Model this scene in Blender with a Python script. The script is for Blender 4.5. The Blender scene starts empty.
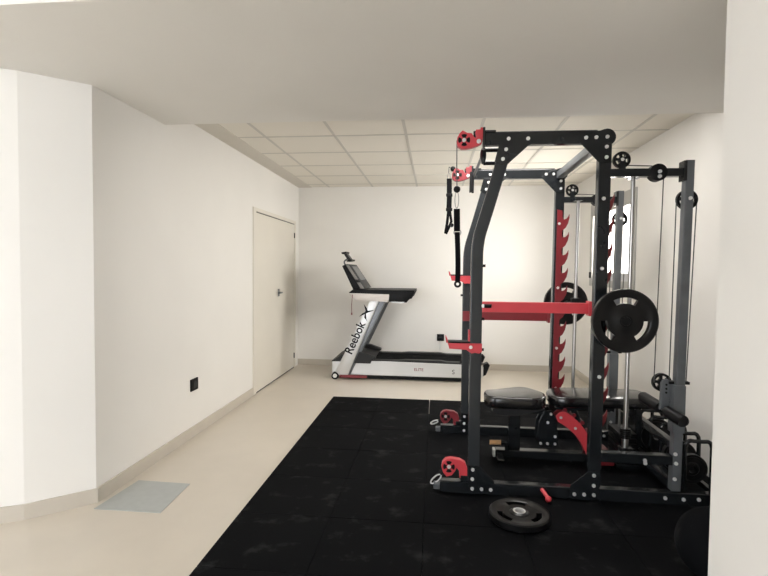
import bpy, bmesh, math, random
from mathutils import Vector, Matrix
random.seed(4)
PI = math.pi
scene = bpy.context.scene
COL = scene.collection

# ---------------------------------------------------------------- camera
CAMH = 1.33
yaw, pitch, roll, fpx = 0.10233, 0.03631, 0.009435, 494.7
F = Vector((-math.sin(yaw)*math.cos(pitch), math.cos(yaw)*math.cos(pitch), -math.sin(pitch)))
R = Vector((math.cos(yaw), math.sin(yaw), 0)); U = R.cross(F)
cx = R*math.cos(roll) + U*math.sin(roll); cy = -R*math.sin(roll) + U*math.cos(roll)
cam = bpy.data.objects.new('camera', bpy.data.cameras.new('camera'))
m = Matrix((cx, cy, -F)).transposed().to_4x4(); m.translation = (0, 0, CAMH)
cam.matrix_world = m
cam.data.lens = fpx/768*36; cam.data.sensor_width = 36; cam.data.clip_start = 0.05
COL.objects.link(cam); scene.camera = cam

# ---------------------------------------------------------------- world, lights, exposure
w = bpy.data.worlds.new('world'); scene.world = w; w.use_nodes = True
bg = w.node_tree.nodes['Background']
bg.inputs['Color'].default_value = (0.93, 0.96, 1.0, 1); bg.inputs['Strength'].default_value = 7.0
def area(name, loc, target, sx, sy, power, col):
    l = bpy.data.lights.new(name, 'AREA'); l.shape = 'RECTANGLE'; l.size = sx; l.size_y = sy
    l.energy = power; l.color = col
    o = bpy.data.objects.new(name, l); o.location = loc
    o.rotation_euler = (Vector(target)-Vector(loc)).to_track_quat('-Z', 'Y').to_euler()
    COL.objects.link(o); return o
area('window_daylight', (2.25, 5.4, 1.75), (-1.9, 4.5, 1.5), 1.2, 0.9, 102, (1.0, 0.965, 0.90))
area('added_fill_light', (0.40, 3.545, 2.435), (0.40, 3.545, 0), 1.15, 0.26, 26, (1.0, 0.97, 0.93))  # added fill for the back room, just under the added panel
scene.view_settings.view_transform = 'Standard'
scene.view_settings.look = 'None'
scene.view_settings.exposure = -0.04
scene.view_settings.gamma = 1
scene.view_settings.use_curve_mapping = False

# ---------------------------------------------------------------- materials
def mat(name, col, rough=0.5, metal=0.0, var=0.04, scale=12, bump=0.0, bscale=60, col2=None, spec=0.5):
    mt = bpy.data.materials.new(name); mt.use_nodes = True
    nt = mt.node_tree; b = nt.nodes['Principled BSDF']
    tc = nt.nodes.new('ShaderNodeTexCoord'); n = nt.nodes.new('ShaderNodeTexNoise')
    n.inputs['Scale'].default_value = scale; n.inputs['Detail'].default_value = 4
    nt.links.new(tc.outputs['Object'], n.inputs['Vector'])
    rp = nt.nodes.new('ShaderNodeValToRGB')
    c2 = col2 or tuple(max(0, c*(1-var)) for c in col)
    rp.color_ramp.elements[0].position = 0.35; rp.color_ramp.elements[1].position = 0.65
    rp.color_ramp.elements[0].color = (*c2, 1); rp.color_ramp.elements[1].color = (*col, 1)
    nt.links.new(n.outputs['Fac'], rp.inputs['Fac']); nt.links.new(rp.outputs['Color'], b.inputs['Base Color'])
    b.inputs['Roughness'].default_value = rough; b.inputs['Metallic'].default_value = metal
    b.inputs['Specular IOR Level'].default_value = spec
    if bump:
        n2 = nt.nodes.new('ShaderNodeTexNoise'); n2.inputs['Scale'].default_value = bscale
        nt.links.new(tc.outputs['Object'], n2.inputs['Vector'])
        bp = nt.nodes.new('ShaderNodeBump'); bp.inputs['Strength'].default_value = bump; bp.inputs['Distance'].default_value = 0.01
        nt.links.new(n2.outputs['Fac'], bp.inputs['Height']); nt.links.new(bp.outputs['Normal'], b.inputs['Normal'])
    return mt
M = {}
M['wall'] = mat('wall_paint', (0.87, 0.848, 0.808), 0.7, var=0.02, scale=2, spec=0.25)
M['beam'] = mat('beam_paint', (0.83, 0.805, 0.755), 0.8, var=0.02, scale=2, spec=0.2)
M['floor'] = mat('beige_microcement', (0.64, 0.58, 0.495), 0.28, var=0.05, scale=3, bump=0.02, bscale=8)
M['skirt'] = mat('beige_skirting', (0.60, 0.55, 0.475), 0.35, var=0.04, scale=6)
M['tile'] = mat('ceiling_tile', (0.84, 0.80, 0.72), 0.9, var=0.03, scale=150, spec=0.1)
M['grid'] = mat('ceiling_grid_metal', (0.60, 0.57, 0.51), 0.45, var=0.02)
M['strip'] = mat('strip_paint_shaded', (0.68, 0.64, 0.57), 0.8, var=0.02)  # ceiling edge strip; the band's shade is put into this darker colour
M['door'] = mat('door_paint', (0.78, 0.74, 0.66), 0.5, var=0.02, scale=3)
M['rubber'] = mat('black_rubber_mat', (0.006, 0.0065, 0.008), 0.8, bump=0.12, bscale=350, scale=5, col2=(0.006, 0.0065, 0.008), spec=0.05)
M['black'] = mat('black_powder_coat', (0.012, 0.014, 0.016), 0.17, var=0.1, spec=0.5)
M['charcoal'] = mat('lighter_frame_coat', (0.030, 0.033, 0.036), 0.25, var=0.08, spec=0.4)  # front uprights only, lighter than the black of the frame
M['blackp'] = mat('black_plastic', (0.006, 0.006, 0.0065), 0.45, var=0.1, spec=0.15)
M['iron'] = mat('black_rubber_iron', (0.006, 0.006, 0.0065), 0.3, var=0.2, spec=0.3, bump=0.03, bscale=120)
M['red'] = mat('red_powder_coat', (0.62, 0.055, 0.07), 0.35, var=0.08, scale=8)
M['darkred'] = mat('darker_red_coat', (0.20, 0.015, 0.022), 0.4, var=0.1, scale=8)  # dark red; also darkens the far twins of red parts
M['chrome'] = mat('brushed_chrome', (0.40, 0.39, 0.38), 0.3, 1.0, var=0.05, scale=40)
M['steel'] = mat('grey_silver_coat', (0.14, 0.15, 0.16), 0.32, 0.3, var=0.2, scale=9)
M['bolt'] = mat('zinc_bolt', (0.85, 0.85, 0.84), 0.3, 0.6, var=0.04)
M['silver'] = mat('silver_plastic', (0.66, 0.66, 0.66), 0.3, 0.3, var=0.05, scale=5)
M['pale'] = mat('pale_plastic', (0.74, 0.69, 0.66), 0.4, var=0.03)
M['dgrey'] = mat('dark_grey_plastic', (0.022, 0.022, 0.023), 0.45, var=0.1, spec=0.25)
M['vinyl'] = mat('black_vinyl', (0.009, 0.009, 0.010), 0.16, var=0.15, scale=20, spec=0.65, bscale=200)
M['foam'] = mat('black_foam', (0.008, 0.008, 0.009), 0.4, var=0.1, spec=0.25)
M['wood'] = mat('light_wood', (0.62, 0.36, 0.17), 0.5, var=0.25, scale=25)
M['web'] = mat('black_webbing', (0.006, 0.006, 0.007), 0.9, var=0.2, scale=90, spec=0.1)
M['white'] = mat('white_plastic', (0.8, 0.8, 0.78), 0.4, var=0.02)
M['frame'] = mat('window_frame_grey', (0.42, 0.41, 0.39), 0.4, var=0.04)
M['blind'] = mat('frosted_panel', (0.60, 0.60, 0.62), 0.5, var=0.03)
M['cable'] = mat('coated_cable', (0.06, 0.06, 0.06), 0.4, var=0.05)
M['patch'] = mat('grey_drawing_board', (0.42, 0.44, 0.43), 0.3, var=0.06, scale=20)
g = bpy.data.materials.new('window_glass'); g.use_nodes = True
gn = g.node_tree; gn.nodes.remove(gn.nodes['Principled BSDF'])
mx = gn.nodes.new('ShaderNodeMixShader'); mx.inputs[0].default_value = 0.06
t1 = gn.nodes.new('ShaderNodeBsdfTransparent'); t2 = gn.nodes.new('ShaderNodeBsdfGlossy'); t2.inputs['Roughness'].default_value = 0.02
gn.links.new(t1.outputs[0], mx.inputs[1]); gn.links.new(t2.outputs[0], mx.inputs[2]); gn.links.new(mx.outputs[0], gn.nodes['Material Output'].inputs[0])
M['glass'] = g
# chalky dust scuffs on the rubber
nt = M['rubber'].node_tree; b = nt.nodes['Principled BSDF']
tc = nt.nodes.new('ShaderNodeTexCoord'); mp = nt.nodes.new('ShaderNodeMapping'); mp.inputs['Scale'].default_value = (2.0, 2.2, 1)
geo = nt.nodes.new('ShaderNodeNewGeometry')
nn = nt.nodes.new('ShaderNodeTexNoise'); nn.inputs['Scale'].default_value = 3.2; nn.inputs['Detail'].default_value = 7; nn.inputs['Roughness'].default_value = 0.65
nt.links.new(geo.outputs['Position'], mp.inputs['Vector']); nt.links.new(mp.outputs['Vector'], nn.inputs['Vector'])
rp = nt.nodes.new('ShaderNodeValToRGB')
rp.color_ramp.elements[0].position = 0.56; rp.color_ramp.elements[0].color = (0.0045, 0.0049, 0.0058, 1)
rp.color_ramp.elements[1].position = 0.82; rp.color_ramp.elements[1].color = (0.042, 0.042, 0.043, 1)
nt.links.new(nn.outputs['Fac'], rp.inputs['Fac']); nt.links.new(rp.outputs['Color'], b.inputs['Base Color'])

# ---------------------------------------------------------------- mesh helpers (all in world coordinates)
def B(): return bmesh.new()
def box(bm, x0, x1, y0, y1, z0, z1, bev=0.0, seg=2):
    r = bmesh.ops.create_cube(bm, size=1)
    vs = r['verts']
    for v in vs:
        v.co = Vector(((x0+x1)/2+v.co.x*(x1-x0), (y0+y1)/2+v.co.y*(y1-y0), (z0+z1)/2+v.co.z*(z1-z0)))
    if bev:
        es = {e for v in vs for e in v.link_edges}
        bmesh.ops.bevel(bm, geom=list(es), offset=bev, segments=seg, affect='EDGES', profile=0.6)
    return bm
def prism(bm, pts, a0, a1, axis='y', bev=0.0):
    """closed outline in the plane across axis, given thickness a0..a1"""
    def P(p, a):
        return {'y': (p[0], a, p[1]), 'x': (a, p[0], p[1]), 'z': (p[0], p[1], a)}[axis]
    v0 = [bm.verts.new(P(p, a0)) for p in pts]; v1 = [bm.verts.new(P(p, a1)) for p in pts]
    n = len(pts); fs = [bm.faces.new(v0), bm.faces.new(v1[::-1])]
    for i in range(n): fs.append(bm.faces.new((v0[i], v1[i], v1[(i+1) % n], v0[(i+1) % n])))
    bmesh.ops.recalc_face_normals(bm, faces=fs)
    if bev:
        es = list(fs[0].edges)+list(fs[1].edges)
        bmesh.ops.bevel(bm, geom=es, offset=bev, segments=2, affect='EDGES', profile=0.6)
    return bm
def cyl(bm, p, q, r, r2=None, seg=20, bev=0.0):
    p, q = Vector(p), Vector(q); d = q-p; r2 = r if r2 is None else r2
    ret = bmesh.ops.create_cone(bm, cap_ends=True, segments=seg, radius1=r, radius2=r2, depth=d.length)
    mt = Matrix.Translation((p+q)/2) @ d.to_track_quat('Z', 'Y').to_matrix().to_4x4()
    vs = ret['verts']
    for v in vs: v.co = mt @ v.co
    if bev:
        es = {e for v in vs for e in v.link_edges if len(e.link_faces) == 2 and any(len(f.verts) > 4 for f in e.link_faces)}
        bmesh.ops.bevel(bm, geom=list(es), offset=bev, segments=3, affect='EDGES', profile=0.5)
    return bm
def sweep(bm, pts, prof, up=(0, 1, 0), closed=False):
    """sweep a closed 2D profile (side, up) along a polyline"""
    pts = [Vector(p) for p in pts]; up = Vector(up); rings = []; n = len(pts)
    for i, p in enumerate(pts):
        if closed: t = (pts[(i+1) % n]-p).normalized()+(p-pts[i-1]).normalized()
        else:
            t = Vector()
            if i < n-1: t += (pts[i+1]-p).normalized()
            if i > 0: t += (p-pts[i-1]).normalized()
        t.normalize(); s = t.cross(up).normalized(); u = s.cross(t).normalized()
        k = 1.0
        if 0 < i < n-1:
            a = (pts[i+1]-p).normalized().dot((p-pts[i-1]).normalized()); k = 1/max(0.6, math.sqrt((1+a)/2))
        rings.append([bm.verts.new(p+s*a_*k+u*b_) for a_, b_ in prof])
    m_ = len(prof); fs = []
    for i in range(n if closed else n-1):
        A, C = rings[i], rings[(i+1) % n]
        for j in range(m_): fs.append(bm.faces.new((A[j], A[(j+1) % m_], C[(j+1) % m_], C[j])))
    if not closed: fs += [bm.faces.new(rings[0][::-1]), bm.faces.new(rings[-1])]
    bmesh.ops.recalc_face_normals(bm, faces=fs)
    return bm
def circ(r, n=10): return [(r*math.cos(2*PI*i/n), r*math.sin(2*PI*i/n)) for i in range(n)]
def tube(bm, pts, r, n=10, up=(0.13, 1, 0.07), closed=False): return sweep(bm, pts, circ(r, n), up, closed)
def rrect(w_, h_, r, n=3):
    out = []
    for (sx, sy, a0) in ((1, 1, 0), (-1, 1, PI/2), (-1, -1, PI), (1, -1, 1.5*PI)):
        for k in range(n+1):
            a = a0+k*PI/2/n; out.append((sx*(w_/2-r)+r*math.cos(a), sy*(h_/2-r)+r*math.sin(a)))
    return out
def smooth(pts, it=2):
    for _ in range(it):
        o = [pts[0]]
        for a, b_ in zip(pts, pts[1:]):
            a, b_ = Vector(a), Vector(b_); o += [a.lerp(b_, .25), a.lerp(b_, .75)]
        o.append(pts[-1]); pts = o
    return pts
def disc(bm, c, rings, hole=lambda i, a: False, seg=60, axis='y'):
    """round plate about an axis; rings = (radius, low, high); hole(i, angle) opens the band i..i+1"""
    c = Vector(c)
    def P(r, a, h):
        x, z = r*math.cos(a), r*math.sin(a)
        return c+(Vector((x, h, z)) if axis == 'y' else Vector((x, z, h)) if axis == 'z' else Vector((h, x, z)))
    n = len(rings); V = {}
    for i, (r, lo, hi) in enumerate(rings):
        for k in range(seg):
            a = 2*PI*k/seg
            V[i, k, 0] = bm.verts.new(P(r, a, lo)); V[i, k, 1] = bm.verts.new(P(r, a, hi))
    H = lambda i, k: i < 0 or i >= n-1 or hole(i, 2*PI*((k % seg)+.5)/seg)
    fs = []
    for i in range(n-1):
        for k in range(seg):
            if H(i, k): continue
            l = (k+1) % seg
            fs.append(bm.faces.new((V[i, k, 0], V[i, l, 0], V[i+1, l, 0], V[i+1, k, 0])))
            fs.append(bm.faces.new((V[i, k, 1], V[i+1, k, 1], V[i+1, l, 1], V[i, l, 1])))
            if H(i-1, k): fs.append(bm.faces.new((V[i, k, 0], V[i, k, 1], V[i, l, 1], V[i, l, 0])))
            if H(i+1, k): fs.append(bm.faces.new((V[i+1, k, 0], V[i+1, l, 0], V[i+1, l, 1], V[i+1, k, 1])))
            if H(i, k-1): fs.append(bm.faces.new((V[i, k, 0], V[i+1, k, 0], V[i+1, k, 1], V[i, k, 1])))
            if H(i, k+1): fs.append(bm.faces.new((V[i, l, 0], V[i, l, 1], V[i+1, l, 1], V[i+1, l, 0])))
    for v in [v for v in V.values() if not v.link_faces]: bm.verts.remove(v)
    bmesh.ops.recalc_face_normals(bm, faces=fs)
    return bm
def obj(name, bm, material, parent=None, sm=False, label=None):
    me = bpy.data.meshes.new(name)
    org = parent.get('_w', None) if parent else None
    org = Vector(org) if org is not None else Vector((0, 0, 0))
    if parent is None:                       # a lone mesh: origin at the middle of its base
        xs = [v.co for v in bm.verts]
        org = Vector(((min(v.x for v in xs)+max(v.x for v in xs))/2, (min(v.y for v in xs)+max(v.y for v in xs))/2, min(v.z for v in xs)))
    for v in bm.verts: v.co -= org
    bm.to_mesh(me); bm.free(); me.materials.append(M[material] if isinstance(material, str) else material)
    if sm:
        for p in me.polygons: p.use_smooth = True
        try: me.set_sharp_from_angle(angle=math.radians(35))
        except Exception: pass
    o = bpy.data.objects.new(name, me); COL.objects.link(o)
    if parent: o.parent = parent; o['_w'] = list(org)
    else: o.location = org; o['_w'] = list(org)
    if label: o['label'] = label
    return o
def tag(o, label, cat, group=None):
    o['label'] = label; o['category'] = cat
    if group: o['group'] = group
    return o
def thing(name, loc, label, cat, group=None):
    o = bpy.data.objects.new(name, None); o.location = loc; o['_w'] = list(loc); o.empty_display_size = 0.1
    COL.objects.link(o); return tag(o, label, cat, group)
def struct(name, bm, material, parent=None, sm=False):
    o = obj(name, bm, material, parent, sm)
    if parent is None: o['kind'] = 'structure'
    return o
def sbox(name, x0, x1, y0, y1, z0, z1, material, parent=None, bev=0): return struct(name, box(B(), x0, x1, y0, y1, z0, z1, bev), material, parent)

# ---------------------------------------------------------------- the room
XL, XR, YB, ZC, ZS, YS, YC = -1.889, 1.824, 6.72, 2.461, 2.33, 3.32, 2.575
sbox('floor', -5, 3.6, -4, YB+.2, -0.1, 0, 'floor')
sbox('wall_back', XL-.2, XR+.3, YB, YB+.2, 0, 2.75, 'wall')
# left wall: long run, then the splayed corner and the stretch facing the camera
struct('wall_left', prism(B(), [(XL, YB), (XL, YC), (-2.134, 2.355), (-5, .92), (-5, YB)], 0, 2.75, 'z'), 'wall')
# right wall with window opening
wy0, wy1, wz0, wz1 = 4.76, 6.04, 1.19, 2.09
bm = B()
box(bm, XR, XR+.3, 1.5, wy0, 0, 2.75); box(bm, XR, XR+.3, wy1, YB, 0, 2.75)
box(bm, XR, XR+.3, wy0, wy1, 0, wz0); box(bm, XR, XR+.3, wy0, wy1, wz1, 2.75)
struct('wall_right', bm, 'wall')
sbox('wall_pillar', XR-.05, XR+.01, 1.87, 3.58, 0, ZC, 'wall')
sbox('wall_near', 1.0, 3.6, 1.30, 1.87, 0, 2.75, 'wall')
sbox('wall_far_left_unseen', -5.2, -5, -3.2, 2.2, 0, 2.75, 'wall')  # unseen wall, added to keep daylight from entering at the left
sbox('wall_rear_unseen', -0.7, 3.8, -3.2, -3.0, 0, 2.75, 'wall')  # unseen wall, added to dim reflections; daylight enters through the gap beside it
sbox('wall_far_right', 3.6, 3.8, -3.0, 1.87, 0, 2.75, 'wall')
# beam and ceilings
sbox('ceiling_beam', -5, 3.6, 1.77, YS, ZS, 2.75, 'beam')
sbox('ceiling_near', -5, 3.8, -3.2, 1.78, 2.62, 2.75, 'wall')
sbox('ceiling', XL, XR+.1, YS, YB, ZC, ZC+.05, 'tile')
bm = B()
for x in (-1.458, -.857, -.255, .348, .951, 1.554): box(bm, x-.012, x+.012, YS+.001, YB, ZC-.003, ZC)
for y in (3.57, 4.16, 4.745, 5.33, 5.915, 6.50): box(bm, -1.70, XR, y-.012, y+.012, ZC-.003, ZC)
struct('ceiling_grid', bm, 'grid')
bm = B(); box(bm, XL, -1.70, YS+.001, YB, ZC-.006, ZC)
struct('trim_1', bm, M['strip'])
# skirting
bh = 0.082
sbox('baseboard_left', XL, XL+.012, YC, 4.985, 0, bh, 'skirt')
struct('baseboard_near_left', prism(B(), [(XL+.012, YC-.004), (-2.128, 2.3445), (-4.99, .912), (-5, .92), (-2.134, 2.355), (XL, YC)], 0, bh, 'z'), 'skirt')
sbox('baseboard_back', XL, XR, YB-.012, YB, 0, bh, 'skirt')
sbox('baseboard_right', XR-.012, XR, 3.58, YB-.012, 0, bh, 'skirt')
# door in the left wall
dr = bpy.data.objects.new('door_1', None); dr.location = (XL, 5.75, 0); dr['_w'] = [XL, 5.75, 0]; dr['kind'] = 'structure'; COL.objects.link(dr)
bm = B(); box(bm, XL, XL+.012, 4.985, 5.065, 0, 1.975, .003); box(bm, XL, XL+.012, 5.065, 6.50, 1.935, 1.975, .003); box(bm, XL, XL+.012, 6.50, 6.56, 0, 1.975, .003)
obj('door_frame', bm, 'door', dr)
lf = obj('door_leaf', box(B(), XL, XL+.006, 5.078, 6.49, .012, 1.925), 'door', dr)
bm = B(); box(bm, XL+.0005, XL+.0045, 5.066, 6.499, 1.926, 1.934); box(bm, XL+.0005, XL+.0045, 5.066, 6.499, 0.0005, .011); obj('door_gap', bm, 'dgrey', dr)
bm = B(); cyl(bm, (XL+.006, 5.83, 1.045), (XL+.05, 5.83, 1.045), .009); box(bm, XL+.042, XL+.056, 5.71, 5.84, 1.036, 1.054, .004); box(bm, XL+.006, XL+.011, 5.80, 5.86, 1.0, 1.09, .002)
obj('door_handle', bm, 'steel', dr, True)
for z in (0.17, 1.78): obj('hinge', cyl(B(), (XL+.014, 6.478, z-.035), (XL+.014, 6.478, z+.035), .007), 'dgrey', dr)
# window in the right wall
wn = bpy.data.objects.new('window_1', None); wn.location = (XR, 5.4, wz0); wn['_w'] = [XR, 5.4, wz0]; wn['kind'] = 'structure'; COL.objects.link(wn)
bm = B(); xa, xb = XR-.012, XR+.09
for (a, b_, c, d) in ((wy0-.02, wy0+.06, wz0-.02, wz1+.02), (wy1-.06, wy1+.02, wz0-.02, wz1+.02), (wy0+.06, wy1-.06, wz1-.12, wz1+.02), (wy0+.06, wy1-.06, wz0-.02, wz0+.05)):
    box(bm, xa, xb, a, b_, c, d, .004)
obj('window_frame', bm, 'frame', wn)
bm = B(); box(bm, XR+.03, XR+.07, 5.22, 5.29, wz0+.05, wz1-.12, .003); box(bm, XR+.045, XR+.08, 5.84, 5.90, wz0+.05, wz1-.12, .003)
obj('mullion', bm, 'frame', wn)
obj('lower_panel', box(B(), XR+.035, XR+.06, wy0+.06, wy1-.06, wz0+.05, wz0+.13), 'blind', wn)
obj('window_pane', box(B(), XR+.05, XR+.054, wy0+.06, wy1-.06, wz0+.13, wz1-.12), 'glass', wn)
obj('window_latch', box(B(), XR-.03, XR-.012, wy1-.045, wy1-.02, 1.26, 1.33, .003), 'dgrey', wn)
obj('blind_box', box(B(), XR-.006, XR+.03, wy0+.06, wy1-.06, wz1-.08, wz1-.04, .004), 'blind', wn)
# floor hatch / thin board lying by the left wall
struct('thin_board', prism(B(), [(-1.85, 2.50), (-1.825, 2.875), (-1.485, 2.865), (-1.465, 2.50)], 0, .003, 'z'), 'patch')
fp = bpy.data.objects['thin_board']; del fp['kind']
tag(fp, 'flat pale grey board on the beige floor at the corner of the left wall', 'board')

# wall sockets
def socket(loc, axis, label):
    t = thing('wall_socket', loc, label, 'socket', None)
    x, y, z = loc
    if axis == 'x':
        obj('cover_plate', box(B(), x, x+.012, y-.056, y+.056, z-.047, z+.047, .003), 'blackp', t)
        obj('socket_insert', cyl(B(), (x+.012, y, z), (x+.016, y, z), .03), 'dgrey', t)
    else:
        obj('cover_plate', box(B(), x-.048, x+.048, y-.012, y, z-.046, z+.046, .003), 'blackp', t)
        obj('socket_insert', cyl(B(), (x, y-.016, z), (x, y-.012, z), .03), 'dgrey', t)
socket((XL, 3.71, .412), 'x', 'black wall socket low on the left wall, in front of the door')
socket((.086, YB, .424), 'y', 'black wall socket on the back wall above the end of the treadmill')

# added panel behind the beam, unseen from the camera, to brighten the back room
cl = thing('added_fill_panel', (.40, 3.545, ZC-.02), 'added fill panel out of view behind the beam above the rack, brightening the back room', 'added light')
bm = B()
for q in ((-.20, 1.0, 3.39, 3.41), (-.20, 1.0, 3.68, 3.70), (-.20, -.18, 3.41, 3.68), (.98, 1.0, 3.41, 3.68)): box(bm, *q, ZC-.018, ZC-.003)
obj('frame', bm, 'white', cl)
e = bpy.data.materials.new('fill_panel_glow'); e.use_nodes = True
e.node_tree.nodes['Principled BSDF'].inputs['Emission Color'].default_value = (1, .97, .93, 1); e.node_tree.nodes['Principled BSDF'].inputs['Emission Strength'].default_value = 3
obj('fill_diffuser', box(B(), -.18, .98, 3.41, 3.68, ZC-.012, ZC-.004), e, cl)

# ---------------------------------------------------------------- rubber floor tiles
colx = [(-1.028, -.5345), (-.5330, -.0400), (-.0345, .4560), (.4575, .9500), (.9515, 1.4440), (1.4455, 1.770)]
ordn = ['first', 'second', 'third', 'fourth', 'fifth', 'sixth', 'seventh']
for r in range(7):
    for c, (a, b_) in enumerate(colx):
        if c == 2: a = -.0345 if r == 0 else -.0398
        y1 = 4.996-r*.4933; y0 = y1-.4918
        if r == 6: y0 = 1.885 if c > 2 else y0-.25
        cc = ['leftmost', 'second from the left', 'third from the left', 'third from the right', 'second from the right', 'rightmost'][c]
        rr = 'back row nearest the treadmill' if r == 0 else ('front row nearest the camera' if r == 6 else ordn[r]+' row counted from the treadmill')
        j = random.uniform(-.0003, .0)
        o = obj('rubber_mat', box(B(), a+j, b_+j, y0, y1, 0, .02, .004), 'rubber')
        tag(o, 'black rubber mat square, %s in the %s' % (cc, rr), 'rubber mat', 'black rubber mat squares')
FZ = .02

# ---------------------------------------------------------------- power rack
YN, YF = 2.925, 3.985
rack = thing('power_rack', (.75, 3.49, FZ), 'black and red power rack with smith bar rails and cable pulleys on black rubber tiles', 'gym rack')
bolt_me = None
def bolt(x, y, z, parent, r=.0085):
    global bolt_me
    o = bpy.data.objects.new('bolt', None) if False else None
    if bolt_me is None:
        bm = B(); cyl(bm, (0, -.007, 0), (0, .0, 0), 0.0078, .009, 12, .002)
        bolt_me = bpy.data.meshes.new('bolt'); bm.to_mesh(bolt_me); bm.free(); bolt_me.materials.append(M['bolt'])
    o = bpy.data.objects.new('bolt', bolt_me); COL.objects.link(o); o.parent = parent
    o.location = Vector((x, y, z))-Vector(parent['_w']); return o
def wheel(name, x, y, z, r, parent, material='blackp', th=.012, spokes=5, ph=PI/2):
    def h(i, a): return i == 2 and ((a-ph) % (2*PI/spokes))/(2*PI/spokes) > .34
    rings = [(r*.001, -th, th), (r*.30, -th, th), (r*.42, -th*.7, th*.7), (r*.74, -th*.7, th*.7), (r*.80, -th, th), (r, -th, th)]
    o = obj(name, disc(B(), (x, y, z), rings, h, 50), material, parent, True)
    bolt(x, y-th, z, parent if parent.parent is None else parent)
    return o
def side_frame(y, dx, far):
    yf = y-.025                                   # face turned to the camera
    X = lambda v: v+dx
    tag_ = None
    # floor beam with its end cap
    bb = obj('base_beam', box(B(), X(.045), X(1.62), y-.025, y+.025, FZ, .090, .005), 'black', rack)
    cap = obj('end_cap', box(B(), X(.008), X(.046), y-.022, y+.022, .034, .070, .006), 'steel', rack)
    # curved front upright
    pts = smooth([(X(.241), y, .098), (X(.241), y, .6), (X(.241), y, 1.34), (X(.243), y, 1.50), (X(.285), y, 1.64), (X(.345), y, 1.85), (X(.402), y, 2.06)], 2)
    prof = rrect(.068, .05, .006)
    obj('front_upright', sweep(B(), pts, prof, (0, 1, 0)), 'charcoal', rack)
    tb = obj('top_beam', box(B(), X(.275), X(.95), y-.0252, y+.0252, 2.050, 2.121, .005), 'black', rack)
    obj('beam_end_plate', box(B(), X(.262), X(.275), y-.035, y+.035, 2.035, 2.150, .002), 'black', rack)
    obj('angle_stop', box(B(), X(.275), X(.335), y-.03, y+.03, 2.121, 2.133, .002), 'black', rack)
    ru = obj('rear_upright', prism(B(), [(X(.888), .098), (X(.958), .098), (X(.974), 2.07), (X(.906), 2.07)], y-.025, y+.025, 'y', .004), 'black', rack)
    # gussets
    g1 = obj('gusset_plate', prism(B(), [(X(.355), 2.055), (X(.545), 2.055), (X(.515), 2.040), (X(.405), 1.94), (X(.365), 1.935), (X(.330), 1.955)], yf-.006, yf-.0005, 'y', .0015), 'black', rack)
    obj_b = [(.406, 2.082), (.514, 2.081), (.393, 2.022), (.376, 1.968)]
    for (bx, bz) in obj_b: bolt(X(bx), yf-.006, bz, rack)
    arc = [(X(.945)+.047*math.cos(a), 2.082+.047*math.sin(a)) for a in [PI*.62-k*PI*1.0/9 for k in range(10)]]
    g2 = obj('gusset_plate', prism(B(), [(X(.79), 2.060)]+[(X(.86), 2.105)]+arc+[(X(.972), 1.94), (X(.905), 1.94), (X(.81), 2.040)], yf-.0065, yf-.0005, 'y', .0015), 'black', rack)
    for (bx, bz) in [(.83, 2.080), (.885, 2.081), (.944, 2.083), (.942, 2.028), (.942, 1.970)]: bolt(X(bx), yf-.0065, bz, rack)
    obj('gusset_plate', prism(B(), [(X(.21), .035), (X(.36), .035), (X(.36), .105), (X(.275), .19), (X(.21), .19)], yf-.006, yf-.0005, 'y', .0015), 'black', rack)
    for (bx, bz) in [(.235, .168), (.233, .112), (.233, .055), (.287, .055), (.340, .054)]: bolt(X(bx), yf-.006, bz, rack)
    obj('gusset_plate', prism(B(), [(X(.79), .035), (X(.95), .035), (X(.95), .19), (X(.888), .19), (X(.79), .105)], yf-.006, yf-.0005, 'y', .0015), 'black', rack)
    for (bx, bz) in [(.918, .169), (.918, .110), (.920, .056), (.866, .056), (.812, .055)]: bolt(X(bx), yf-.006, bz, rack)
    for bz in (1.742, 1.35, .735): bolt(X(.935), yf, bz, rack)
    # rear column, pulley beam, lower tie
    obj('rear_column', prism(B(), [(X(1.343), .098), (X(1.392), .098), (X(1.414), 1.952), (X(1.370), 1.952)], y-.025, y+.025, 'y', .004), 'steel', rack)
    obj('column_sleeve', box(B(), X(1.336), X(1.402), y-.031, y+.031, .43, .70, .004), 'steel', rack)
    obj('pulley_beam', box(B(), X(.966), X(1.358), y-.025, y+.025, 1.864, 1.908, .004), 'black', rack)
    obj('beam_end_plate', box(B(), X(1.355), X(1.371), y-.032, y+.032, 1.838, 1.948, .002), 'black', rack)
    obj('tie_beam', box(B(), X(.956), X(1.347), y-.025, y+.025, .245, .300, .004), 'black', rack)
    for (bx, bz) in [(1.195, .262), (1.197, .245+.001)]: bolt(X(bx), yf, bz+.006, rack)
    for (bx, bz) in [(1.357, .311), (1.362, .258), (1.357, .169), (1.31, .058), (1.408, .055), (1.489, .059)]: bolt(X(bx), yf, bz, rack)
    # pulleys
    obj('pulley_bracket', prism(B(), [(X(1.015), 1.905), (X(1.053), 1.905), (X(1.045), 1.965), (X(1.023), 1.965)], y-.018, y-.0125, 'y'), 'black', rack)
    wheel('pulley', X(1.034), y, 1.960, .046, rack)
    obj('pulley', disc(B(), (X(1.225), y, 1.886), [(.0005, -.032, .032), (.030, -.032, .032), (.040, -.028, .028), (.047, -.026, .026)], seg=40), 'blackp', rack, True)
    for bz in (1.888, 1.862): bolt(X(1.227), y-.032, bz, rack)
    wheel('pulley', X(1.407), y+.042, 1.742, .056, rack)
    bolt(X(1.394), yf, 1.742, rack)
    obj('sleeve_pin', box(B(), X(1.325), X(1.436), y-.0, y+.040, .700, .716, .003), 'blackp', rack)
    # cables
    bm = B()
    tube(bm, [(X(.32), y+.0, 2.128), (X(.90), y, 2.128)], .003, 6)
    obj('cable', bm, 'cable', rack, True)
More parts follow.
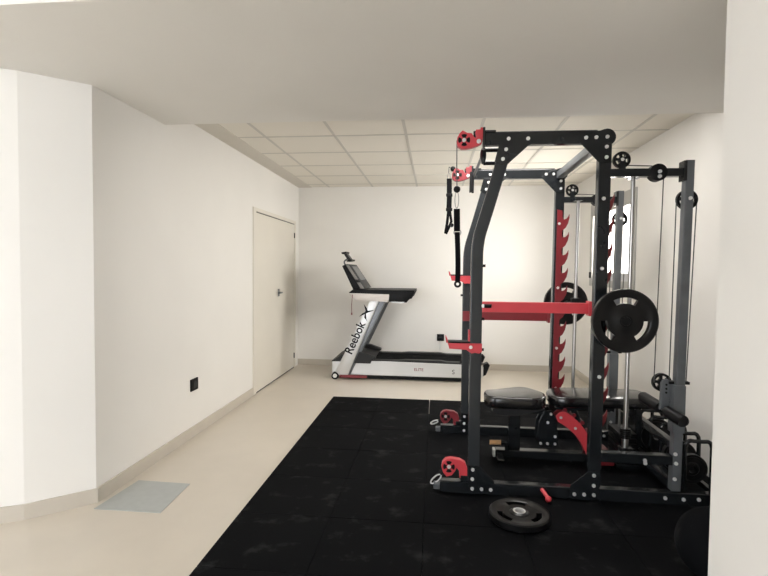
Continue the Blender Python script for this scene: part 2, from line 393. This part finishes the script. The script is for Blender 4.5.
    obj('cable', tube(B(), [(X(1.045), y, 2.005), (X(1.06), y, 1.93), (X(1.20), y, 1.925)], .003, 6), 'cable', rack, True)
    obj('cable', tube(B(), [(X(1.277), y+.035, 1.885), (X(1.257), y+.035, .70)], .003, 6), 'cable', rack, True)
    obj('cable', tube(B(), [(X(1.352), y+.042, 1.742), (X(1.339), y+.035, .71)], .0032, 6), 'cable', rack, True)
    obj('cable', tube(B(), [(X(1.461), y+.042, 1.742), (X(1.431), y+.035, .71)], .0032, 6), 'cable', rack, True)
    # upper swivel pulley housing
    def swivel(cx_, cz_, kind):
        s = .000462
        if kind == 'top':
            P0 = [(213,230),(220,160),(250,105),(285,72),(345,105),(400,112),(430,160),(455,165),(440,110),(450,65),(505,65),(505,40),(555,40),(555,150),(530,180),(520,240),(470,265),(400,290),(330,303),(270,300),(228,270)]
            pts_ = [(cx_+(a-305)*s, cz_-(b__-195)*s) for a, b__ in P0]
        else:
            s = .001395
            P0 = [(88,112),(92,92),(105,78),(125,73),(165,77),(188,90),(197,115),(197,157),(180,158),(165,154),(163,125),(152,113),(146,128),(132,145),(110,152),(96,135)]
            pts_ = [(cx_+(a-120)*s, cz_-(b__-108)*s) for a, b__ in P0]
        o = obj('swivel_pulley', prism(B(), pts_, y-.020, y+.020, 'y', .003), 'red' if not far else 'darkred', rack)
        for k in range(4):
            bm_ = B(); disc(bm_, (cx_, y-.021, cz_), [(.014, -.002, .002), (.034, -.002, .002)], lambda i, a, k=k: abs(((a-k*PI/2+PI) % (2*PI))-PI) > .52, 48)
            obj('sheave', bm_, 'blackp', o)
        b0 = bolt(cx_, y-.020, cz_, rack); b0.scale = (1.1, 1, 1.1)
        if kind == 'top': b1 = bolt(cx_+.083, y-.020, cz_-.008, rack); b1.scale = (1.2, 1, 1.2)
        return o
    swivel(X(.157) if not far else X(.152), 2.081 if not far else 2.085, 'top')
    swivel(X(.097) if not far else .100, .174 if not far else .160, 'bottom')
    obj('swivel_sleeve', cyl(B(), (X(.252), y, 2.050), (X(.252), y, 2.128), .018, seg=16) if False else cyl(B(), (X(.222), y-.0, 2.092), (X(.222), y, 2.135), .012, seg=14), 'black', rack, True)
    obj('swivel_mount', box(B(), X(.165), X(.232), y-.022, y+.022, .090, .125, .004), 'black', rack)
    # hook plate on the inner side of the rear upright
    yi0, yi1 = (y+.026, y+.034) if not far else (y-.034, y-.026)
    L = lambda z: X(.905)+(z-.1)*.009
    pts_ = [(L(.385), .385)]
    z = .405; hp = []
    tips = [.533+.138*k for k in range(10)]
    for zt in tips:
        zb_ = zt-.105; xx = X(.945)+(zt-.1)*.008
        hp += [(xx, zt-.128), (xx+.026, zt-.106), (xx+.044, zt-.070), (xx+.053, zt-.030), (xx+.052, zt), (xx+.042, zt-.022), (xx+.030, zt-.036), (xx+.014, zt-.042), (xx+.003, zt-.036), (xx, zt-.020)]
    pts_ += hp+[(X(.957), 1.80), (L(1.8), 1.81)]
    hk = obj('hook_rack', prism(B(), pts_, yi0, yi1, 'y', .001), 'darkred', rack)
    if far:
        for bz in (1.70, 1.205, .735, .42): bolt(X(.935), yi0, bz, rack)
    # small knobs on the front upright
    for (kx, kz) in (((.278, 1.36), (.276, .87), (.276, 1.05)) if not far else ((.205, 1.135), (.205, .60))):
        sx = 1 if kx > .24 else -1
        obj('knob', cyl(B(), (X(kx)-.004*sx, y, kz), (X(kx)+.013*sx, y, kz), .008, seg=14, bev=.002), 'blackp', rack, True)
side_frame(YN, 0.0, False)
side_frame(YF, 0.014, True)
# snap hooks on the lower pulleys
def carabiner(name, c, ang, length, parent, wd=.020, r=.0032, material='chrome'):
    c = Vector(c); pts = []
    for k in range(16):
        a = 2*PI*k/16; u = Vector((math.cos(ang), 0, math.sin(ang))); v = Vector((-math.sin(ang), 0, math.cos(ang)))
        pts.append(c+u*math.cos(a)*length/2+v*math.sin(a)*wd/2)
    return obj(name, tube(B(), pts, r, 6, (0, 1, 0.01), True), material, parent, True)
carabiner('snap_hook', (.022, YN, .088), .75, .08, rack, .030, .0045, 'bolt')
carabiner('snap_hook', (.012, YF, .104), .4, .065, rack, .022, .006, 'bolt')
obj('ball_stop', cyl(B(), (.045, YN, .125), (.075, YN, .14), .014, seg=14, bev=.003), 'blackp', rack, True)
obj('ball_stop', cyl(B(), (.045, YF, .11), (.07, YF, .12), .013, seg=14, bev=.003), 'blackp', rack, True)
# cross members from the near side to the far side
def crossbar(name, xz, r=.025, material='black', y0=YN+.025, y1=YF-.025, dx=.014, sq=True):
    x, z = xz
    pr = rrect(2*r, 2*r, .005) if sq else circ(r, 14)
    return obj(name, sweep(B(), [(x, y0, z), (x+dx, y1, z)], pr, (0, 0, 1)), material, rack, True)
crossbar('rear_top_crossbar', (.935, 2.075), .026, 'steel')
crossbar('rear_base_crossbar', (1.365, .128), .027)
crossbar('rear_pulley_crossbar', (1.392, .33), .022)
# pull-up grips standing off the front
for y in (3.13, 3.78):
    dx = (y-YN)*.02
    outline = [(.282+dx+.019*math.cos(a), 2.042+.052*math.sin(a)) for a in [2*PI*k/20 for k in range(20)]]
    if y < 3.5: obj('grip_plate', prism(B(), outline, y-.014, y+.014, 'y', .003), 'black', rack, True)
    for z in (2.075, 1.995) if y < 3.5 else ():
        obj('grip_bar', cyl(B(), (.285+dx, y, z), (.385+dx, y, z), .0125, seg=14), 'black', rack, True)
obj('grip_crossbar', box(B(), .380, .404, YN+.02, 3.15, 1.975, 2.095, .003), 'black', rack)
obj('pull_up_bar', cyl(B(), (.286, 3.14, 2.055), (.282, 3.79, 2.045), .010, seg=14), 'steel', rack, True)
obj('hanging_grip', cyl(B(), (.266, 3.80, 1.925), (.268, 3.80, 2.065), .017, seg=14, bev=.008), 'foam', rack, True)
# smith bar, its rods and carriages
for (y, x0, x1) in ((3.0, 1.122, 1.128), (3.905, 1.065, 1.074)):
    obj('guide_rod', cyl(B(), (x0, y, .30 if y < 3.5 else .26), (x1, y, 1.868), .0125, seg=20), 'chrome', rack, True)
    obj('rod_foot', box(B(), x0-.028, x0+.04, y-.026, y+.026, .275, .305, .004), 'black', rack)
    obj('rod_base_collar', cyl(B(), (x0, y, .305), (x0, y, .355), .019, seg=18), 'chrome', rack, True)
    bm = B()
    for k in range(5): cyl(bm, (x0, y, .36+k*.012), (x0, y, .367+k*.012), .030, seg=18)
    obj('stop_spring', bm, 'blackp', rack, True)
    obj('rod_top_bracket', box(B(), x1-.03, x1+.03, min(y-.03, YN+.02) if y < 3.5 else y-.03, y+.03 if y < 3.5 else YF-.02, 1.868, 1.895, .003), 'black', rack)
for y, x in ((3.0, 1.125), (3.905, 1.069)):
    bm = B(); box(bm, x-.03, x+.03, y-.03, y+.03, 1.02, 1.13, .006); box(bm, x-.075, x-.02, y-.02, y+.02, 1.045, 1.10, .005)
    obj('bar_carriage', bm, 'blackp', rack)
obj('smith_bar', cyl(B(), (1.0235, 2.772, 1.068), (1.083, 4.28, 1.068), .0145, seg=20), 'chrome', rack, True)
bm = B(); cyl(bm, (1.0225, 2.762, 1.068), (1.027, 2.87, 1.068), .024, seg=24, bev=.003)
obj('bar_sleeve', bm, 'blackp', rack, True)
bm = B(); cyl(bm, (1.078, 4.15, 1.068), (1.083, 4.26, 1.068), .024, seg=24, bev=.003)
obj('bar_sleeve', bm, 'blackp', rack, True)
# safety arms
def safety(y, x0, x1, z0, z1, material):
    a = obj('safety_arm', box(B(), x0, x1, y-.022, y+.022, z0, z1, .004), material, rack)
    obj('arm_bracket', box(B(), x1-.004, x1+.012, y-.032, y+.032, z0-.012, z1+.012, .002), material, a)
    return a
sa = safety(YN, .274, .873, 1.092, 1.152, 'red')
obj('pin_lever', cyl(B(), (.285, YN-.034, 1.128), (.325, YN-.034, 1.128), .011, seg=14, bev=.003), 'blackp', sa, True)
bolt(.28, YN-.024, 1.128, rack)
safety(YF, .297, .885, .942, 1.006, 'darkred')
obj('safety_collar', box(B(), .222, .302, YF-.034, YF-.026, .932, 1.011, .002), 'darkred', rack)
# spotter cups on the front uprights
def cup(x0, x1, xb, z0, z1, y, zt, material):
    p = [(x0, z1+.004), (x0+.006, z1-.010), (xb, z1-.010), (xb, z0+.004), (xb-.015, z0-.008), (xb-.04, z0-.004), (xb-.06, z0-.008), (xb-.09, z0+.012), (x0+.014, z0+.016)]
    o = obj('spotter_cup', prism(B(), p, y-.040, y-.0265, 'y', .002), material, rack)
    obj('cup_liner', box(B(), x0+.006, x1, y-.040, y+.03, z1-.0095, z1+.0, .001), 'blackp', o)
    obj('cup_lip', prism(B(), [(x0-.004, z1-.01), (x0+.010, z1-.01), (x0-.004, z1+.024), (x0-.010, z1+.026)], y-.036, y+.03, 'y'), material, o)
    return o
cup(.075, .208, .276, .860, .920, YN, 1.0, 'red')
obj('cup_back_plate', box(B(), .198, .207, YN-.024, YN+.024, .862, .985, .001), 'red', rack)
bolt(.212, YN-.040, .888, rack)
cup(.118, .22, .296, 1.235, 1.300, YF, 1.4, 'red')
obj('cup_back_plate', box(B(), .3015, .309, YF-.024, YF+.024, 1.225, 1.41, .001), 'red', rack)
# cables hanging from the upper pulleys
obj('cable', tube(B(), [(.117, YN, 2.085), (.118, YN, 1.92), (.121, YN, 1.82)], .0030, 6), 'cable', rack, True)
bm = B(); bmesh.ops.create_uvsphere(bm, u_segments=18, v_segments=12, radius=.020, matrix=Matrix.Translation((.121, YN, 1.803)))
obj('ball_stop', bm, 'blackp', rack, True)
bm = B(); bmesh.ops.create_uvsphere(bm, u_segments=18, v_segments=12, radius=.021, matrix=Matrix.Translation((.131, YF, 2.135)))
obj('ball_stop', bm, 'blackp', rack, True)
obj('cable', tube(B(), [(.15, YF, 2.12), (.131, YF, 2.135), (.100, YF, 2.150), (.098, YF, 2.10)], .003, 6), 'cable', rack, True)
# red band lever on the base beam
bm = B(); cyl(bm, (.632, YN-.025, .070), (.655, YN-.085, .046), .011, seg=14)
bmesh.ops.create_uvsphere(bm, u_segments=16, v_segments=10, radius=.018, matrix=Matrix.Translation((.656, YN-.088, .043)))
obj('pop_pin_lever', bm, 'red', rack, True)
# centre seat-row station behind the bench
yc = 3.50
obj('station_post', box(B(), 1.352, 1.396, yc-.055, yc+.055, FZ, .41, .005), 'black', rack)
obj('trolley_plate', prism(B(), [(1.283, .55), (1.332, .55), (1.340, .70), (1.325, .725), (1.300, .725), (1.288, .70)], 2.935, 2.955, 'y', .004), 'steel', rack)
for z in (.695, .672, .65): obj('hole_plug', cyl(B(), (1.314, 2.932, z), (1.314, 2.936, z), .006, seg=12), 'blackp', rack)
obj('trolley_arm', cyl(B(), (1.322, 2.965, .602), (1.35, 2.935, .602), .016, seg=14), 'steel', rack, True)
wheel('pulley', 1.309, 2.985, .698, .052, rack)
obj('roller_axle', cyl(B(), (1.345, 2.81, .530), (1.259, 3.09, .578), .010, seg=14), 'chrome', rack, True)
obj('foam_roller', cyl(B(), (1.346, 2.80, .528), (1.313, 2.91, .5465), .033, seg=28, bev=.006), 'foam', rack, True)
obj('foam_roller', cyl(B(), (1.296, 2.968, .5575), (1.257, 3.10, .579), .033, seg=28, bev=.006), 'foam', rack, True)
bm = B(); prism(bm, [(1.36, .155), (1.375, .165), (1.49, .04), (1.475, .03)], 3.2, 3.42, 'y', .002)
obj('foot_plate', bm, 'dgrey', rack)
bm = B()
for k in range(6): box(bm, 1.235, 1.345, yc-.11, yc+.11, .06+k*.034, .088+k*.034, .003)
obj('weight_stack', bm, 'iron', rack)
for yy in (yc-.06, yc+.06): obj('stack_rod', cyl(B(), (1.29, yy, .05), (1.29, yy, .40), .008, seg=12), 'chrome', rack, True)
obj('stack_base', box(B(), 1.215, 1.362, yc-.12, yc+.12, FZ, .056, .004), 'black', rack)

# ---------------------------------------------------------------- cable straps hanging from the pulleys
def strap_profile(w_, t_): return rrect(w_, t_, t_*.4, 2)
st = thing('strap_handle', (.128, YN, 1.25), 'long black webbing handle with steel ring hanging from the near upper red pulley', 'strap handle')
carabiner('snap_hook', (.121, YN, 1.742), PI/2, .095, st, .022, .0025)
obj('webbing', sweep(B(), [(.122, YN, 1.69), (.125, YN, 1.56)], strap_profile(.036, .010), (0, 1, 0)), 'web', st, True)
obj('webbing', sweep(B(), smooth([(.126, YN, 1.555), (.132, YN, 1.42), (.134, YN, 1.33), (.132, YN, 1.265)], 1), strap_profile(.030, .012), (0, 1, 0)), 'web', st, True)
carabiner('ring', (.127, YN, 1.553), 0, .040, st, .036, .0035)
er = carabiner('end_ring', (.133, YN, 1.252), 0, .030, st, .030, .0065)
er.data.materials[0] = M['blackp']
st = thing('strap_handle', (.104, YF, 1.61), 'black webbing handle with forked lower end hanging from the far upper red pulley', 'strap handle')
carabiner('snap_hook', (.100, YF, 2.072), PI/2, .060, st, .020, .0032)
obj('webbing', sweep(B(), [(.103, YF, 2.06), (.106, YF, 1.92), (.104, YF, 1.83), (.107, YF, 1.80)], strap_profile(.040, .010), (0, 1, 0)), 'web', st, True)
for z in (1.93, 1.815): obj('buckle', box(B(), .080, .130, YF-.010, YF+.010, z-.012, z+.012, .003), 'blackp', st)
obj('webbing', sweep(B(), [(.100, YF, 1.80), (.090, YF, 1.70), (.078, YF, 1.625)], strap_profile(.022, .008), (0, 1, 0)), 'web', st, True)
obj('webbing', sweep(B(), [(.112, YF, 1.80), (.124, YF, 1.72), (.100, YF, 1.66), (.082, YF, 1.622)], strap_profile(.020, .008), (0, 1, 0)), 'web', st, True)
obj('grip', cyl(B(), (.128, YF-.03, 1.690), (.128, YF+.03, 1.690), .014, seg=14), 'foam', st, True)

# ---------------------------------------------------------------- weight plates
def plate_mesh(Rr, th, axis='y'):
    def hole(i, a):
        if i != 3: return False
        f = ((a-PI/2+PI/3) % (2*PI/3))/(2*PI/3)
        return .26 < f < .74
    rings = [(.0255, -th*.55, th*.55), (.040, -th*.55, th*.55), (Rr*.34, -th*.32, th*.32), (Rr*.55, -th*.34, th*.34), (Rr*.74, -th*.38, th*.38), (Rr*.80, -th*.5, th*.5), (Rr*.965, -th*.5, th*.5), (Rr, -th*.36, th*.36)]
    return rings, hole
def weight_plate(c, Rr, th, label, axis='y', hub='iron', group=None):
    base = (c[0], c[1], c[2]-(Rr if axis == 'y' else th/2))
    t = thing('weight_plate', base, label, 'weight plate', group)
    rings, hole = plate_mesh(Rr, th)
    obj('disc', disc(B(), c, rings, hole, 72, axis), 'iron', t, True)
    obj('centre_ring', disc(B(), c, [(.0245, -th*.58, th*.58), (.033, -th*.58, th*.58)], seg=40, axis=axis), hub, t, True)
    return t
weight_plate((1.022, 2.785, 1.068), .172, .04, 'black grip weight plate on the near end of the smith bar', hub='blackp')
weight_plate((1.082, 4.235, 1.068), .176, .04, 'black grip weight plate on far end of the smith bar, partly behind red hooks')
weight_plate((.460, 2.632, FZ+.0236), .157, .04, 'black grip weight plate lying flat on the rubber floor in front of the rack', 'z', 'bolt')

# ---------------------------------------------------------------- adjustable bench
bench = thing('adjustable_bench', (.85, 3.49, FZ), 'black adjustable weight bench with red ladder plate standing inside the rack', 'bench')
yb = 3.49
def pad(name, outline, z_of, th):
    bm = B(); n = len(outline)
    prism(bm, outline, 0, th, 'z')
    es = [e for e in bm.edges if abs(e.verts[0].co.z-e.verts[1].co.z) < 1e-6]
    bmesh.ops.bevel(bm, geom=es, offset=.020, segments=4, affect='EDGES', profile=.5)
    for v in bm.verts: v.co.z += z_of(v.co.x)
    return obj(name, bm, 'vinyl', bench, True)
def rounded(pts, it=2):
    for _ in range(it):
        o = []
        for i in range(len(pts)):
            a, b_ = Vector(pts[i]), Vector(pts[(i+1) % len(pts)]); o += [a.lerp(b_, .2), a.lerp(b_, .8)]
        pts = o
    return [tuple(p) for p in pts]
pad('seat_pad', rounded([(.355, yb-.10), (.355, yb+.10), (.44, yb+.125), (.66, yb+.235), (.775, yb+.05), (.765, yb-.06), (.72, yb-.15), (.44, yb-.125)]), lambda x: .398+(x-.36)*.02, .080)
pad('back_pad', rounded([(.785, yb-.09), (.785, yb+.09), (.87, yb+.185), (1.42, yb+.17), (1.46, yb+.09), (1.46, yb-.09), (1.42, yb-.13), (.87, yb-.145)]), lambda x: .425+(x-.8)*.012, .070)
obj('seat_bracket', box(B(), .44, .78, yb-.03, yb+.03, .352, .400, .005), 'black', bench)
obj('seat_underplate', prism(B(), [(.40, .375), (.41, .395), (.75, .405), (.75, .395), (.56, .345), (.44, .352)], yb-.09, yb+.09, 'y', .003), 'dgrey', bench)
obj('back_rail', box(B(), .84, 1.22, yb-.03, yb+.03, .384, .424, .005), 'black', bench)
obj('front_post', prism(B(), [(.522, .095), (.602, .095), (.60, .38), (.524, .38)], yb-.028, yb+.028, 'y', .004), 'black', bench)
obj('base_rail', box(B(), .435, 1.17, yb-.032, yb+.032, .034, .090, .005), 'black', bench)
obj('front_foot', box(B(), .440, .490, yb-.10, yb+.10, FZ, .046, .006), 'black', bench)
obj('rail_cap', box(B(), .418, .436, yb-.029, yb+.029, .036, .088, .005), 'silver', bench)
obj('rear_foot', box(B(), 1.10, 1.20, yb-.12, yb+.12, .045, .115, .010), 'darkred', bench)
for s in (-1, 1): obj('foot_pad', box(B(), 1.12, 1.18, yb+s*.09-.02, yb+s*.09+.02, FZ, .045, .004), 'blackp', bench)
obj('grip_arm', tube(B(), smooth([(.505, yb-.06, .085), (.505, yb-.06, .145), (.485, yb-.06, .150), (.455, yb-.06, .150)], 1), .012, 10), 'black', bench, True)
obj('wood_grip', cyl(B(), (.392, yb-.06, .151), (.465, yb-.06, .151), .016, seg=16, bev=.004), 'wood', bench, True, 'light wooden grip')
# pivot plates and ladder
hubp = [(.71, .20), (.72, .145), (.735, .13), (.84, .13), (.85, .15), (.85, .22), (.835, .33), (.80, .385), (.755, .38), (.72, .30)]
for s in (-1, 1):
    y0 = yb+s*.045-.004
    pv = obj('pivot_plate', prism(B(), hubp, y0, y0+.008, 'y', .002), 'black', bench)
    if s < 0:
        for (bx, bz) in ((.735, .155), (.78, .155), (.83, .155), (.83, .205), (.80, .36), (.78, .30)): bolt(bx, y0, bz, bench).scale = (.9, 1, .9)
obj('pivot_link', box(B(), .72, .85, yb-.041, yb+.041, .14, .19, .004), 'black', bench)
outer = [(.835, .345), (.865, .375), (.905, .375), (.96, .335), (1.01, .285), (1.055, .215), (1.085, .14), (1.095, .080)]
inner = [(1.045, .080), (1.025, .13), (.99, .19), (.95, .235), (.90, .275), (.85, .305)]
for s in (-1, 1):
    y0 = yb+s*.036-.004
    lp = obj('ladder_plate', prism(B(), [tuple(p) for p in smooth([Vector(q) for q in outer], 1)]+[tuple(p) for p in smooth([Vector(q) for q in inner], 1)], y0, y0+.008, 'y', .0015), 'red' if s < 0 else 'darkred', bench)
    if s < 0:
        for (bx, bz) in ((.868, .335), (.965, .265), (1.06, .165), (1.07, .095)): bolt(bx, y0, bz, bench).scale = (.9, 1, .9)
for (kx, kz) in ((.895, .384), (.957, .350), (1.012, .302), (1.058, .235)):
    obj('ladder_pin', cyl(B(), (kx, yb-.035, kz), (kx, yb+.035, kz), .014, seg=12), 'darkred', bench, True)
obj('support_strut', prism(B(), [(.93, .400), (.97, .400), (1.11, .09), (1.07, .09)], yb-.018, yb+.018, 'y', .003), 'black', bench)

# ---------------------------------------------------------------- toast rack for plates by the right wall
tr = thing('plate_rack', (1.52, 3.3, FZ), 'black tubular toast rack for plates between the power rack and the right wall', 'plate rack')
for x in (1.452, 1.60):
    obj('base_rail', box(B(), x-.014, x+.014, 2.96, 3.90, .06, .088, .004), 'black', tr)
for y in (3.00, 3.86):
    obj('foot', box(B(), 1.42, 1.632, y-.02, y+.02, FZ, .06, .004), 'black', tr)
hoops = [2.99, 3.135, 3.30, 3.46, 3.62, 3.78]
for y in hoops:
    pts = [(1.452, y, .085), (1.452, y, .25), (1.452, y, .365), (1.53, y, .357), (1.60, y, .362), (1.60, y, .25), (1.60, y, .085)]
    pts = smooth([Vector(p) for p in pts], 2)
    obj('hoop', tube(B(), pts, .0115, 10, (0, 1, 0)), 'black', tr, True)
for i, (y, r) in enumerate(((3.065, .085), (3.215, .10), (3.54, .12))):
    bm = B()
    t = thing('small_weight_plate', (1.526, y, .06), ['black weight plate in the nearest slot of the toast rack', 'black weight plate in the second slot of the toast rack', 'black weight plate further back in the toast rack'][i], 'weight plate')
    obj('disc', disc(B(), (1.526, y, .089+r), [(.0255, -.018, .018), (.035, -.018, .018), (r*.5, -.012, .012), (r*.82, -.012, .012), (r*.86, -.018, .018), (r, -.016, .016)], seg=48), 'iron', t, True)
    obj('centre_ring', disc(B(), (1.526, y, .089+r), [(.0245, -.019, .019), (.031, -.019, .019)], seg=30), 'iron', t, True)
# black ball on the floor at the near right corner
bm = B(); bmesh.ops.create_uvsphere(bm, u_segments=36, v_segments=24, radius=.15, matrix=Matrix.Translation((1.205, 2.21, FZ+.15)))
mb = thing('medicine_ball', (1.205, 2.21, FZ), 'black ball on the rubber floor beside the near right wall', 'ball')
obj('ball', bm, 'rubber', mb, True)
obj('seam', disc(B(), (1.205, 2.21, FZ+.15), [(.1485, -.003, .003), (.1502, -.002, .002)], seg=60, axis='x'), 'blackp', mb, True)

# ---------------------------------------------------------------- treadmill
ty0, ty1 = 5.90, 6.56
tm = thing('treadmill', (-.3, 6.23, 0), 'silver and black treadmill standing against the back wall', 'treadmill')
for s, (a, b_) in enumerate(((ty0, ty0+.09), (ty1-.09, ty1))):
    rl = obj('side_rail', prism(B(), [(-1.235, .055), (.565, .055), (.585, .09), (.585, .185), (.45, .215), (-.60, .232), (-1.235, .215)], a, b_, 'y', .008), 'silver', tm)
    obj('foot_rail', prism(B(), [(-.95, .222), (.52, .213), (.585, .222), (.575, .236), (.16, .240), (.08, .252), (-.34, .252), (-.42, .243), (-.95, .245)], a+.004, b_, 'y', .008), 'dgrey', tm)
    obj('rail_end_cap', prism(B(), [(.585, .085), (.615, .10), (.66, .215), (.635, .245), (.585, .225)], a-.004, b_+.004, 'y', .006), 'blackp', tm)
obj('underframe', box(B(), -1.05, .55, ty0+.02, ty1-.02, .012, .056, .006), 'blackp', tm)
bm = B(); prism(bm, [(-.95, .18), (.50, .18), (.53, .20), (.53, .215), (.50, .225), (-.95, .235)], ty0+.09, ty1-.09, 'y', .006)
obj('running_belt', bm, 'rubber', tm)
obj('motor_cover', prism(B(), [(-1.243, .205), (-1.235, .225), (-1.12, .292), (-1.05, .297), (-.90, .290), (-.72, .255), (-.72, .246), (-.85, .235), (-.85, .205)], ty0, ty1, 'y', .012), 'dgrey', tm, True)
obj('front_skirt', prism(B(), [(-1.243, .06), (-1.243, .205), (-1.05, .205), (-1.05, .06)], ty0+.09, ty1-.09, 'y', .004), 'silver', tm)
for y in (ty0-.032, ty1-.008):
    wl = obj('wheel', cyl(B(), (-1.19, y-.004, .045), (-1.19, y+.04, .045), .044, seg=30, bev=.005), 'blackp', tm, True)
    obj('wheel_cap', cyl(B(), (-1.19, y-.010, .045), (-1.19, y-.0035, .045), .025, seg=24, bev=.002), 'white', wl, True)
    obj('red_strip', box(B(), -1.135, -.80, y, y+.02, .022, .058, .004), 'darkred', tm)
# leaning uprights
for i, (a, b_) in enumerate(((ty0-.030, ty0+.056), (ty1-.056, ty1+.030))):
    obj('upright', prism(B(), [(-1.205, .052), (-1.035, .052), (-.668, .955), (-.778, .955)], a, b_, 'y', .014), 'silver', tm, True)
    obj('upright_bracket', prism(B(), [(-.96, .20), (-.76, .20), (-.74, .245), (-.70, .262), (-.70, .285), (-.84, .335), (-.90, .34)], a+.006, b_-.004, 'y', .008), 'dgrey', tm)
    obj('upright_edge', prism(B(), [(-1.034, .056), (-1.005, .056), (-.580, .955), (-.664, .955)], a+.022, b_-.01, 'y', .008), 'steel', tm, True)
# console
obj('console_tray', prism(B(), [(-1.030, 1.030), (-.950, .956), (-.555, .945), (-.525, 1.04), (-1.03, 1.05)], ty0-.01, ty1+.01, 'y', .010), 'pale', tm, True)
obj('console_top', prism(B(), [(-1.035, 1.050), (-.985, 1.090), (-.235, 1.092), (-.240, 1.072), (-.52, 1.042), (-1.03, 1.048)], ty0-.012, ty1+.012, 'y', .004), 'blackp', tm)
for (a, b_) in ((ty0-.012, ty0+.085), (ty1-.085, ty1+.012)):
    obj('handrail', prism(B(), [(-.545, .950), (-.545, 1.049), (-.232, 1.075), (-.272, .992), (-.300, .985), (-.335, .942)], a, b_, 'y', .010), 'blackp', tm, True)
    obj('handrail_inlay', box(B(), -.52, -.36, a-.003, a+.004, .938, .952, .002), 'silver', tm)
obj('console_back', prism(B(), [(-1.125, 1.375), (-1.085, 1.395), (-.900, 1.105), (-.935, 1.085), (-.985, 1.085)], ty0+.03, ty1-.03, 'y', .012), 'blackp', tm, True)
cp = obj('console_panel', prism(B(), [(-1.082, 1.396), (-1.040, 1.396), (-.838, 1.100), (-.895, 1.100)], ty0+.035, ty1-.035, 'y', .008), 'dgrey', tm, True)
obj('console_screen', prism(B(), [(-1.020, 1.372), (-1.014, 1.370), (-.905, 1.205), (-.911, 1.203)], ty0+.12, ty1-.12, 'y', .001), 'steel', cp)
M['bezel'] = mat('grey_bezel', (0.24, 0.23, 0.215), 0.5, var=.05)
for (p0, p1, n_) in (((.02, .62), 0, 'bezel'), ((.74, 1.0), 0, 'lower_bezel')):
    A_, B_ = Vector((-1.078, 1.392)), Vector((-.893, 1.102)); Cc, Dd = Vector((-1.045, 1.392)), Vector((-.845, 1.102))
    t0, t1 = p0
    q = [A_.lerp(B_, t0), Cc.lerp(Dd, t0), Cc.lerp(Dd, t1), A_.lerp(B_, t1)]
    obj(n_, prism(B(), [tuple(v) for v in q], ty0+.030, ty0+.0345, 'y', .001), 'bezel', cp)
bk = obj('device_holder', prism(B(), [(-1.150, 1.535), (-1.115, 1.540), (-1.045, 1.450), (-1.085, 1.440)], 6.14, 6.30, 'y', .006), 'dgrey', tm, True)
obj('holder_cap', prism(B(), [(-1.165, 1.545), (-1.105, 1.555), (-1.110, 1.530), (-1.160, 1.525)], 6.09, 6.35, 'y', .004), 'blackp', bk)
obj('holder_cap', prism(B(), [(-1.100, 1.445), (-1.030, 1.460), (-1.035, 1.440), (-1.095, 1.430)], 6.09, 6.35, 'y', .004), 'blackp', bk)
obj('holder_neck', tube(B(), smooth([Vector(p) for p in [(-1.10, 6.22, 1.475), (-1.15, 6.22, 1.44), (-1.15, 6.22, 1.41), (-1.12, 6.22, 1.37)]], 2), .010, 8), 'steel', tm, True)
obj('safety_cord', tube(B(), [(-.985, ty0-.016, 1.03), (-.995, ty0-.018, .90), (-.992, ty0-.018, .81)], .0035, 6), 'darkred', tm, True)
obj('cord_clip', box(B(), -1.0, -.984, ty0-.024, ty0-.012, .785, .812, .003), 'darkred', tm)
pc = smooth([Vector(p) for p in [(.086, YB-.02, .40), (.075, YB-.03, .25), (.03, YB-.05, .10), (-.05, YB-.08, .012), (-.10, ty1+.02, .012), (-.10, ty1-.04, .03)]], 2)
obj('power_cord', tube(B(), pc, .006, 8), 'white', tm, True)
obj('power_plug', box(B(), .066, .106, YB-.045, YB-.016, .385, .425, .005), 'blackp', tm)
# lettering on the near upright and rail
def lettering(txt, org, ang, size, material, y, bold=0.0, sx=1.0, name='lettering'):
    cu = bpy.data.curves.new(name, 'FONT'); cu.body = txt; cu.size = size; cu.extrude = .001; cu.offset = bold
    tmp = bpy.data.objects.new('tmp', cu); COL.objects.link(tmp)
    bpy.context.view_layer.update()
    me = bpy.data.meshes.new_from_object(tmp.evaluated_get(bpy.context.evaluated_depsgraph_get()))
    bpy.data.objects.remove(tmp)
    bm_ = B(); bm_.from_mesh(me); c, s = math.cos(ang), math.sin(ang)
    for v in bm_.verts:
        a, b__, d = v.co.x*sx, v.co.y, v.co.z
        v.co = Vector((org[0]+c*a-s*b__, y-.0012-d, org[1]+s*a+c*b__))
    return obj(name, bm_, material, tm)
th = math.atan2(.903, .398)
lettering('Reebok', (-.990, .300), th, .145, 'blackp', ty0-.030, .0030, .92)
lettering('ELITE', (-.235, .125), 0, .048, 'darkred', ty0, .0004, 1.0, 'rail_lettering')
lettering('S', (.215, .100), 0, .075, 'dgrey', ty0, .0, 1.0, 'rail_lettering')
# vector mark above the name
def rel(u, v): return (-.985+math.cos(th)*u-math.sin(th)*v, .315+math.sin(th)*u+math.cos(th)*v)
bm = B()
for poly in ([(.435, -.012), (.455, .010), (.53, .052), (.60, .060), (.535, .064), (.465, .045)],
             [(.445, .105), (.47, .085), (.535, .030), (.60, -.035), (.56, .035), (.50, .085)],
             [(.52, .035), (.545, .03), (.575, .055), (.61, .115), (.56, .075)]):
    prism(bm, [rel(u_, v_+.0) for u_, v_ in poly], ty0-.0325, ty0-.0302, 'y')
obj('logo_mark', bm, 'blackp', tm)

for o in bpy.data.objects:
    if '_w' in o: del o['_w']
